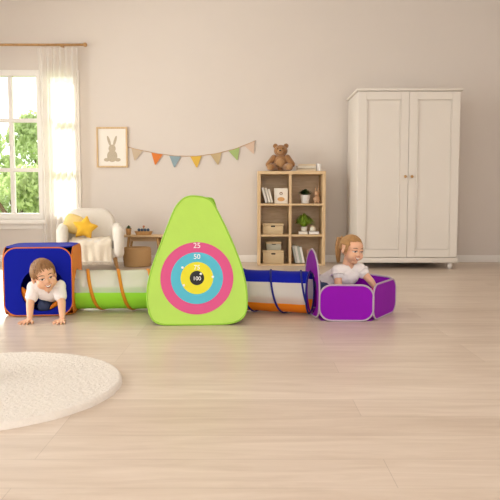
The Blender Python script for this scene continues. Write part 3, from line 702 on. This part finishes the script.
bm = B(); piping(bm, bko, MB_, .0055, -.002); obj('binding', bm, M_LIMED, o)
fr_s = [(.098, .758), (.142, .675), (.186, .58), (.236, .461), (.273, .356), (.298, .245), (.302, .154), (.292, .075), (.272, .045)]
for s in (1, -1):
    bm = B(); g = []
    hole_c = None
    for (x, y) in fr_s:
        xx = x*s-(.006 if s > 0 else .0); a = MF @ Vector((xx, y, -.003)); b = MB_ @ Vector((xx, y, -.003)); row = []
        for q in range(13):
            u = q/12; p = a.lerp(b, u); p.x += s*(.012*math.sin(PI*u)-.0); row.append(bm.verts.new(p))
        g.append(row)
    for j in range(len(g)-1):
        for q in range(12): bm.faces.new((g[j][q], g[j][q+1], g[j+1][q+1], g[j+1][q]))
    bmesh.ops.recalc_face_normals(bm, faces=bm.faces); bmesh.ops.solidify(bm, geom=list(bm.faces), thickness=.004)
    o = obj('side_panel', bm, M_LIME, t)
bm = B(); g = []
for (x, y) in [(-.125, .735), (-.101, .77), (-.064, .796), (-.015, .803), (.054, .79), (.098, .758), (.12, .715)]:
    a = MF @ Vector((x, y-.004, -.003)); b = MB_ @ Vector((x, min(.787, y+.002), -.003)); g.append([bm.verts.new(a.lerp(b, q/6)) for q in range(7)])
for j in range(len(g)-1):
    for q in range(6): bm.faces.new((g[j][q], g[j][q+1], g[j+1][q+1], g[j+1][q]))
bmesh.ops.recalc_face_normals(bm, faces=bm.faces); bmesh.ops.solidify(bm, geom=list(bm.faces), thickness=.004); obj('top_panel', bm, M_LIME, t)
# printed target
tc_ = (0, .288); first = None
for k, (nm, r, r2, m) in enumerate((('target', .222, .158, M_PINK), ('cyan_ring', .159, .098, M_CYAN), ('yellow_ring', .099, .043, M_YEL), ('black_bullseye', .044, 0, M_BLK))):
    bm = B(); panel(bm, circ(r, 72, tc_), MF @ Matrix.Translation((0, 0, .0015+.0003*k)), .0012, circ(r2, 48, tc_) if r2 else None)
    o = obj(nm, bm, m, first or t, smooth=False)
    if k == 0: first = o; o['label'] = 'pink outer ring of the printed target'
for s, y, sz in (('25', .487, .046), ('50', .418, .043), ('75', .352, .040), ('100', .284, .034)):
    me = text_mesh(s, sz, .0006); me.transform(MF @ Matrix.Translation((0, y, .0045))); obj('score_number', me, M_WHITE, first, smooth=False)
for x, y in ((.024, .313), (-.088, .352), (.097, .294), (-.08, .243)):
    bm = B(); ell(bm, MF @ Vector((x, y, .0035)), (.0078, .004, .0078), seg=16, rings=8); obj('fastener_dot', bm, M_WHITE, first)

# ------------------------------------------------------------------ play set : ball pit
pc = Vector((.6, 4.35, 0))
t = thing('ball_pit', pc, 'purple fabric ball pit with one tall side panel, holding the girl', 'ball pit')
def side(name, a, b, h, m=M_PURPLE, r=.075, hole=None, z0=.006):
    a, b = Vector((*a, 0))-pc, Vector((*b, 0))-pc; w = (b-a).length
    M = basis((a+b)/2+Vector((0, 0, z0+h/2)), (b-a), (0, 0, 1))
    return face(name, M, w, h, m, r, hole, M_LILAC, t, .006)
P0, P1, P2, P3, P4 = (.432, 4.0), (.765, 3.985), (.985, 4.36), (.74, 4.78), (.40, 4.43)
side('front_panel', P0, P1, .222)
side('front_right_panel', P1, P2, .222); side('back_right_panel', P2, P3, .222); side('back_left_panel', P3, P4, .222)
# tall arched side panel with the tunnel opening
a, b = Vector((.374, 4.42, 0))-pc, Vector((.432, 4.012, 0))-pc; w = (b-a).length
arch = smooth_loop([(0, .435), (.09, .405), (.16, .33), (.198, .22), (.2, .10), (.17, .03), (.10, .008), (0, .006), (-.10, .008), (-.17, .03), (-.2, .10), (-.198, .22), (-.16, .33), (-.09, .405)])
M = basis((a+b)/2, (b-a), (0, 0, 1)); bm = B(); hol = circ(.136, 48, (.0, .15)); panel(bm, arch, M, .005, hol); o = obj('tall_side_panel', bm, M_PURPLE, t, smooth='auto')
bm = B(); piping(bm, arch, M, .006, -.002); obj('binding', bm, M_LILAC, o)
bm = B(); vs = [bm.verts.new((Vector((*p, .008))-pc)*.94+Vector((.002, 0, .0005))) for p in (P0, P1, P2, P3, P4)]; bm.faces.new(vs); r = bmesh.ops.extrude_face_region(bm, geom=list(bm.faces))
for g_ in r['geom']:
    if isinstance(g_, bmesh.types.BMVert): g_.co.z -= .006
obj('floor_panel', bm, M_PURPLE, t, smooth=False)
bm = B(); ell(bm, (0, 0, 0), .032, seg=24, rings=16); tag(obj('ball', bm, mat('pink_ball', 'e0459e', .35, .03), None, Vector((.80, 4.21, .15))), 'pink play ball under the girl\'s outstretched hand', 'ball')

# ------------------------------------------------------------------ children
def head_shapes(bm, T, k=1.0, ear=1.0):
    """toddler head, local: -Y is the face, z up, 0 = head centre; T maps local to space"""
    R3 = T.to_3x3()
    def e(c, r): 
        q = bmesh.ops.create_uvsphere(bm, u_segments=24, v_segments=16, radius=1)
        bmesh.ops.transform(bm, matrix=T @ Matrix.Translation(Vector(c)*k) @ Matrix.Diagonal((*[x*k for x in r], 1)), verts=q['verts'])
    e((0, .012, .022), (.077, .088, .076)); e((0, -.022, -.022), (.064, .064, .066)); e((0, -.03, .03), (.066, .056, .05))
    for s in (-1, 1):
        e((s*.034, -.052, -.032), (.035, .033, .034)); e((s*.077, .006, -.012), (.010, .018*ear, .026*ear)); e((s*.026, -.072, .012), (.024, .016, .011))
    e((0, -.052, -.074), (.028, .024, .02)); e((0, -.084, -.019), (.0125, .016, .012)); e((0, -.078, .0), (.0085, .011, .022))
    e((-.010, -.083, -.022), (.008, .009, .007)); e((.010, -.083, -.022), (.008, .009, .007)); e((0, -.064, -.048), (.034, .022, .024))
def face_details(me_obj_bm, bvh, T, k, smile=.022, squint=1.0):
    """eyes, brows, mouth laid on the skin; returns list of (bmesh, material index)"""
    Ti = T.inverted(); dirw = (T.to_3x3() @ Vector((0, 1, 0))).normalized(); out = []
    def surf(x, z, off):
        o = T @ Vector((x*k, -.3, z*k)); h = bvh.ray_cast(o, dirw)
        if h[0] is None: return None
        return h[0]-dirw*off
    def patch(up, lo, xs, off, mi):
        bm = B(); n = len(xs); rows = []
        for f in (0, .25, .5, .75, 1):
            row = []
            for x in xs:
                p = surf(x, lo(x)+(up(x)-lo(x))*f, off)
                row.append(bm.verts.new(p))
            rows.append(row)
        for j in range(4):
            for i in range(n-1): bm.faces.new((rows[j][i], rows[j][i+1], rows[j+1][i+1], rows[j+1][i]))
        out.append((bm, mi))
    lx = lambda a, b, n=13: [a+(b-a)*i/(n-1) for i in range(n)]
    for s in (-1, 1):
        c = s*.030; w = .0155
        arc = lambda x, c=c: math.sqrt(max(0, 1-((x-c)/w)**2))
        patch(lambda x: .001+.0085*squint*arc(x), lambda x: .001-.0065*squint*arc(x), lx(c-w, c+w), .0008, 1)
        ci = c; wi = .0075; ai = lambda x, ci=ci: math.sqrt(max(0, 1-((x-ci)/wi)**2))
        patch(lambda x: .0015+.0075*squint*ai(x), lambda x: .0015-.0068*squint*ai(x), lx(ci-wi, ci+wi, 9), .0016, 2)
        patch(lambda x: .001+.0085*squint*arc(x)+.0035, lambda x: .001+.0085*squint*arc(x)-.0005, lx(c-w-.001, c+w+.001), .002, 3)
        patch(lambda x: .0275-((x-c)/.022)**2*.006+.0022*(1-abs((x-c)/.02)), lambda x: .0255-((x-c)/.022)**2*.006-.001*(1-abs((x-c)/.02)), lx(c-.019, c+.019), .0012, 3)
    W_ = smile+.004; q = lambda x: (x/W_)**2
    patch(lambda x: -.043+.011*q(x), lambda x: -.0595+.0275*q(x), lx(-W_, W_, 17), .0008, 4)
    W2 = smile-.001; q2 = lambda x: (x/(W2+.003))**2
    patch(lambda x: -.0445+.011*q2(x), lambda x: -.0572+.0235*q2(x), lx(-W2, W2, 15), .0016, 5)
    patch(lambda x: -.0445+.0108*q2(x), lambda x: -.0512+.0167*q2(x), lx(-W2*.9, W2*.9, 15), .0024, 6)
    return out
def hand(bm, w, f, side, n, k=1.0, curl=.35, splay=.2):
    """palm and five fingers: w wrist, f pointing direction, side = thumb side, n = back of the hand"""
    w, f, side, n = Vector(w), Vector(f).normalized(), Vector(side).normalized(), Vector(n).normalized()
    side = (side-f*side.dot(f)).normalized(); n = (n-f*n.dot(f)-side*n.dot(side)).normalized()
    pm = w+f*.024*k
    for q in range(4):
        o = side*(.0165-.011*q)*k; capsule(bm, w+o*.6+f*.004*k, w+o+f*.040*k, .0095*k, .0085*k, 10)
    for q, (ln, ) in enumerate(((.034,), (.039,), (.036,), (.028,))):
        o = side*(.0185-.0123*q)*k; d = (f+side*(.5-q*.33)*splay*2).normalized()
        a = w+o+f*.040*k; b = a+(d*1.0+n*.15)*ln*.45*k; c = b+(d-n*curl)*ln*.35*k; e = c+(d-n*curl*1.6)*ln*.25*k
        capsule(bm, a, b, .0066*k, .0062*k, 10); capsule(bm, b, c, .0062*k, .0057*k, 10); capsule(bm, c, e, .0057*k, .0048*k, 10)
    a = w+side*.014*k+f*.010*k; b = a+(side*.9+f*.65-n*.1)*.021*k; c = b+(side*.45+f*1-n*.15)*.018*k
    capsule(bm, a, b, .0085*k, .0070*k, 10); capsule(bm, b, c, .0070*k, .0058*k, 10)
def strands(bm, T, k, rg, n, root_fn, flow_fn, ln, r0, lift):
    """tapered locks combed over the skull ellipsoid"""
    cen = Vector((0, .012, .022)); rx = Vector((.081, .092, .081))
    def onto(p, l):
        v = p-cen; s = math.sqrt((v.x/rx.x)**2+(v.y/rx.y)**2+(v.z/rx.z)**2)
        v = v/s; return cen+v*(1+l)
    for i in range(n):
        p = root_fn(rg)
        if p is None: continue
        p = onto(p, lift[0]); pts = [p]; L = ln*rg.uniform(.7, 1.2)
        for q in range(5):
            d = flow_fn(p, rg); p = onto(p+d.normalized()*L/5, lift[0]+(lift[1]-lift[0])*(q+1)/5+rg.uniform(-.008, .012)); pts.append(p)
        tube(bm, [T @ (x*k) for x in pts], [r0*k*f for f in (.7, 1, 1, .85, .6, .15)], 5)
def person_body(name, root, bm, T, k, smile, par, squint=1.0, voxel=.0032):
    me = finalize(bm, voxel, 3, .45)
    b0 = B(); b0.from_mesh(me); bvh = BVHTree.FromBMesh(b0)
    for bmp, mi in face_details(b0, bvh, T, k, smile, squint):
        idx = {v: b0.verts.new(v.co) for v in bmp.verts}
        for f in bmp.faces: nf = b0.faces.new([idx[v] for v in f.verts]); nf.material_index = mi
        bmp.free()
    bpy.data.meshes.remove(me); me = bpy.data.meshes.new(name)
    # feature patches must face out of the head
    fw = T.to_3x3() @ Vector((0, -1, 0)); b0.normal_update()
    for f in b0.faces:
        if f.material_index and f.normal.dot(fw) < 0: f.normal_flip()
    b0.to_mesh(me); b0.free(); me.transform(Matrix.Translation(-root))
    o = obj(name, me, [M_SKIN, M_EYEW, M_IRIS, M_LID, M_LIP, M_MOUTH, M_TEETH], par); return o
def cloth(name, bm, m, par, root, voxel=.0035, smooth=3, wr=.0015, cut=None):
    me = finalize(bm, voxel, smooth, .5)
    b0 = B(); b0.from_mesh(me); b0.normal_update()
    if cut: bmesh.ops.delete(b0, geom=[v for v in b0.verts if cut(v.co)], context='VERTS')
    for v in b0.verts:
        c = v.co; v.co = c+v.normal*wr*(noise.noise((c.x*38, c.y*38, c.z*60))+.6*noise.noise((c.x*90, c.y*70, c.z*110)))
    b0.to_mesh(me); b0.free(); me.transform(Matrix.Translation(-root)); return obj(name, me, m, par)

# ---- the boy, crawling out of the cube
root = Vector((-1.30, 4.1, 0))
boy = thing('person', root, 'young child with short brown hair in a white T-shirt crawling out of the blue cube', 'person')
HB = Vector((-1.277, 4.0, .288)); Tb = Matrix.Translation(HB) @ (Matrix.Rotation(rad(31), 4, 'Z') @ Matrix.Rotation(rad(10), 4, 'X') @ Matrix.Rotation(rad(-13), 4, 'Y')) @ Matrix.Diagonal((.9, .95, 1.02, 1)); kb = .98
shL, shR = Vector((-1.372, 4.10, .200)), Vector((-1.215, 4.10, .206))
elL, elR = Vector((-1.378, 4.035, .108)), Vector((-1.182, 4.04, .112))
wrL, wrR = Vector((-1.362, 3.975, .026)), Vector((-1.163, 3.985, .028))
chest = Vector((-1.292, 4.13, .175)); belly = Vector((-1.305, 4.27, .145)); pel = Vector((-1.315, 4.38, .135))
bm = B(); head_shapes(bm, Tb, kb)
neck0 = HB+Vector((0, .035, -.045)); capsule(bm, neck0, chest+Vector((.005, -.01, .04)), .034, .04)
def torso(bm, g=0.0):
    ell(bm, chest, (.082+g, .062+g, .056+g)); capsule(bm, shL, shR, .036+g, .036+g); ell(bm, belly, (.072+g, .085+g, .056+g)); capsule(bm, chest, belly, .057+g, .057+g)
torso(bm); ell(bm, pel, (.075, .07, .066))
for a, b, c in ((shL, elL, wrL), (shR, elR, wrR)): capsule(bm, a, b, .031, .025); capsule(bm, b, c, .0255, .0175)
hand(bm, wrL+Vector((0, -.004, -.012)), (-.25, -1, -.08), (1, -.2, 0), (0, 0, 1), 1.12, .22, .34)
hand(bm, wrR+Vector((0, -.004, -.014)), (.05, -1, -.08), (-1, -.2, 0), (0, 0, 1), 1.12, .22, .34)
knL, knR = Vector((-1.352, 4.235, .058)), Vector((-1.258, 4.31, .055)); fL, fR = Vector((-1.378, 4.46, .045)), Vector((-1.265, 4.50, .045))
for kn, ft, s in ((knL, fL, -1), (knR, fR, 1)):
    capsule(bm, pel+Vector((s*.035, 0, -.01)), kn, .05, .04); capsule(bm, kn, ft, .036, .026); capsule(bm, ft, ft+Vector((0, .045, -.012)), .022, .017)
person_body('body', root, bm, Tb, kb, .023, boy, .85)
bm = B(); torso(bm, .009)
for a, b in ((shL, elL), (shR, elR)): capsule(bm, a, a.lerp(b, .60), .041, .040)
vb = neck0+Vector((.008, -.05, -.075))
cloth('tshirt', bm, M_TEE, boy, root, cut=lambda c: c.y < chest.y+.005 and c.z > vb.z and abs(c.x-vb.x) < (c.z-vb.z)*.75)
bm = B(); ell(bm, pel, (.083, .078, .073))
for kn, ft, s in ((knL, fL, -1), (knR, fR, 1)): capsule(bm, pel+Vector((s*.035, 0, -.01)), kn, .058, .046); capsule(bm, kn, ft, .043, .034)
cloth('jeans', bm, M_JEANS, boy, root)
rg = random.Random(11)
def boy_root(rg):
    while True:
        v = Vector((rg.gauss(0, 1), rg.gauss(0, 1), rg.gauss(0, 1))).normalized()
        th_ = math.atan2(-v.y, abs(v.x))            # front = pi/2
        lim = (.42+.22*v.x) if v.y < -.35 else (-.05 if v.y < .1 else -.5)
        if abs(v.x) > .75 and v.y < .15: lim = .02
        if v.z > lim: return Vector((0, .012, .022))+v*.09
def boy_flow(p, rg):
    v = p-Vector((0, .012, .022)); crown = Vector((-.015, .055, .1)); d = (p-crown); d = d+Vector((.03, -.05 if v.z > .02 else -.01, -.02)); return d+Vector((rg.uniform(-.02, .02), rg.uniform(-.02, .02), 0))
bm = B(); cap = bmesh.ops.create_uvsphere(bm, u_segments=40, v_segments=28, radius=1)
for v in list(bm.verts):
    c = v.co; lim = (.42+.22*c.x) if c.y < -.35 else (-.05 if c.y < .1 else -.5)
    if abs(c.x) > .75 and c.y < .15: lim = .02
    if c.z < lim-.05: bm.verts.remove(v)
bmesh.ops.transform(bm, matrix=Tb @ Matrix.Translation(Vector((0, .012, .022))*kb) @ Matrix.Diagonal((.079*kb, .0905*kb, .0785*kb, 1)), verts=bm.verts)
strands(bm, Tb, kb, rg, 950, boy_root, boy_flow, .045, .0040, (.0, .05))
me = bpy.data.meshes.new('hair'); bmesh.ops.translate(bm, vec=-root, verts=bm.verts); obj('hair', bm, M_BROWNHAIR, boy)

# ---- the girl, leaning over in the ball pit
root = Vector((.62, 4.3, 0))
girl = thing('person', root, 'young child with blond ponytail in a white T-shirt leaning forward in the purple ball pit', 'person')
HG = Vector((.662, 4.225, .430)); Tg = Matrix.Translation(HG) @ (Matrix.Rotation(rad(31), 4, 'Z') @ Matrix.Rotation(rad(9), 4, 'X') @ Matrix.Rotation(rad(5), 4, 'Y')) @ Matrix.Diagonal((.9, .93, .97, 1)); kg = .94
shL, shR = Vector((.575, 4.24, .288)), Vector((.722, 4.27, .300))
elL, elR = Vector((.574, 4.19, .185)), Vector((.79, 4.225, .225))
wrL, wrR = Vector((.585, 4.16, .09)), Vector((.82, 4.205, .180))
chest = Vector((.640, 4.27, .260)); belly = Vector((.575, 4.32, .232)); pel = Vector((.525, 4.36, .19))
bm = B(); head_shapes(bm, Tg, kg, .75)
neck0 = HG+Vector((-.012, .025, -.05)); capsule(bm, neck0, chest+Vector((0, -.005, .04)), .031, .038)
def torso(bm, g=0.0):
    ell(bm, chest, (.075+g, .06+g, .062+g)); capsule(bm, shL, shR, .034+g, .034+g); capsule(bm, chest, belly, .058+g, .062+g); capsule(bm, belly, pel, .062+g, .066+g)
torso(bm); ell(bm, pel, (.07, .075, .066))
for a, b, c in ((shL, elL, wrL), (shR, elR, wrR)): capsule(bm, a, b, .029, .0235); capsule(bm, b, c, .024, .0165)
hand(bm, wrL, (.15, -.5, -1), (1, -.2, 0), (.1, -1, .5), .95, .25, .2)
hand(bm, wrR, (.35, -.25, -.25), (-.4, -1, .0), (.2, 0, 1), .95, .6, .25)
for s, kn in ((-1, Vector((.56, 4.26, .052))), (1, Vector((.655, 4.38, .052)))):
    ft = kn+Vector((-.05, .13, -.006)); capsule(bm, pel+Vector((.0, s*.03, -.01)), kn, .05, .038); capsule(bm, kn, ft, .034, .025); capsule(bm, ft, ft+Vector((-.02, .035, -.006)), .02, .016)
    if s < 0: k1, f1 = kn, ft
    else: k2, f2 = kn, ft
person_body('body', root, bm, Tg, kg, .022, girl, .9)
bm = B(); torso(bm, .009)
for a, b, f_ in ((shL, elL, .22), (shR, elR, .30)): capsule(bm, a, a.lerp(b, f_), .042, .040)
for sh_, el_ in ((shL, elL), (shR, elR)):
    d_ = (el_-sh_).normalized(); rings = []; a_, b_ = frame_for(d_)
    for q, (u_, r_) in enumerate(((.0, .036), (.014, .043), (.030, .051), (.034, .050), (.02, .04), (.004, .03))): rings.append([sh_+d_*u_+(a_*math.cos(2*PI*k/36)+b_*math.sin(2*PI*k/36))*(r_+(.0035*math.sin(k*1.571) if u_ > .025 else 0)) for k in range(36)])
    loft(bm, rings)
vg = neck0+Vector((.012, -.05, -.075))
cloth('tshirt', bm, M_TEE, girl, root, wr=.002, cut=lambda c: c.y < chest.y+.005 and c.z > vg.z and abs(c.x-vg.x) < (c.z-vg.z)*.75)
bm = B(); ell(bm, pel+Vector((-.012, .01, -.008)), (.078, .08, .07))
for s, kn, ft in ((-1, k1, f1), (1, k2, f2)): capsule(bm, pel+Vector((0, s*.03, -.01)), kn, .058, .045); capsule(bm, kn, ft, .041, .032)
cloth('jeans', bm, M_JEANS, girl, root)
TIE = Vector((-.018, .098, .062))
def g_lim(v):
    lim = .50 if v.y < -.35 else (.12 if v.y < .1 else -.4)
    if abs(v.x) > .7 and v.y < .2: lim = .12
    return lim
def g_root(rg):
    while True:
        v = Vector((rg.gauss(0, 1), rg.gauss(0, 1), rg.gauss(0, 1))).normalized()
        if v.z > g_lim(v): return Vector((0, .012, .022))+v*.09
def g_flow(p, rg): return (TIE-p)+Vector((rg.uniform(-.008, .008), rg.uniform(-.008, .008), rg.uniform(-.008, .008)))
bm = B(); bmesh.ops.create_uvsphere(bm, u_segments=40, v_segments=28, radius=1)
for v in list(bm.verts):
    if v.co.z < g_lim(v.co)-.04: bm.verts.remove(v)
bmesh.ops.transform(bm, matrix=Tg @ Matrix.Translation(Vector((0, .012, .022))*kg) @ Matrix.Diagonal((.081*kg, .092*kg, .0805*kg, 1)), verts=bm.verts)
rg = random.Random(21); strands(bm, Tg, kg, rg, 800, g_root, g_flow, .07, .0038, (.0, .035))
for i in range(26):   # loose wisps at the temples
    s = rg.choice((-1, 1)); p = Vector((s*.074, -.03+rg.uniform(-.012, .02), .035)); tube(bm, [Tg @ (q*kg) for q in (p, p+Vector((s*.006, -.004, -.03)), p+Vector((s*.006, .004, -.065+rg.uniform(-.02, .02))))], [.0018, .0016, .0005], 4)
hr = obj('hair', None or (bmesh.ops.translate(bm, vec=-root, verts=bm.verts) or bm), M_BLONDHAIR, girl)
bm = B(); tw = Tg @ (TIE*kg)-root
for i in range(110):
    a = rg.uniform(0, 6.28); r = math.sqrt(rg.random()); o1 = Vector((math.cos(a), math.sin(a), 0))*r
    L = rg.uniform(.125, .165)
    pts = [tw+o1*.010+Vector((.01, 0, 0)), tw+o1*.016+Vector((-.022, .015, .006)), tw+o1*.017+Vector((-.03, .022, -L*.3)), tw+o1*.017+Vector((-.03, .02, -L*.65)), tw+o1*.012+Vector((-.028, .012, -L))]
    tube(bm, pts, [.003, .0035, .0035, .003, .0008], 5)
obj('ponytail', bm, M_BLONDHAIR, hr)
bm = B(); q = 2*PI/20; tube(bm, [tw+Vector((-.008, .004, 0))+Vector((0, .015*math.cos(q*i), .015*math.sin(q*i))) for i in range(20)], .0045, 6, True); obj('hair_tie', bm, M_LEG, hr)
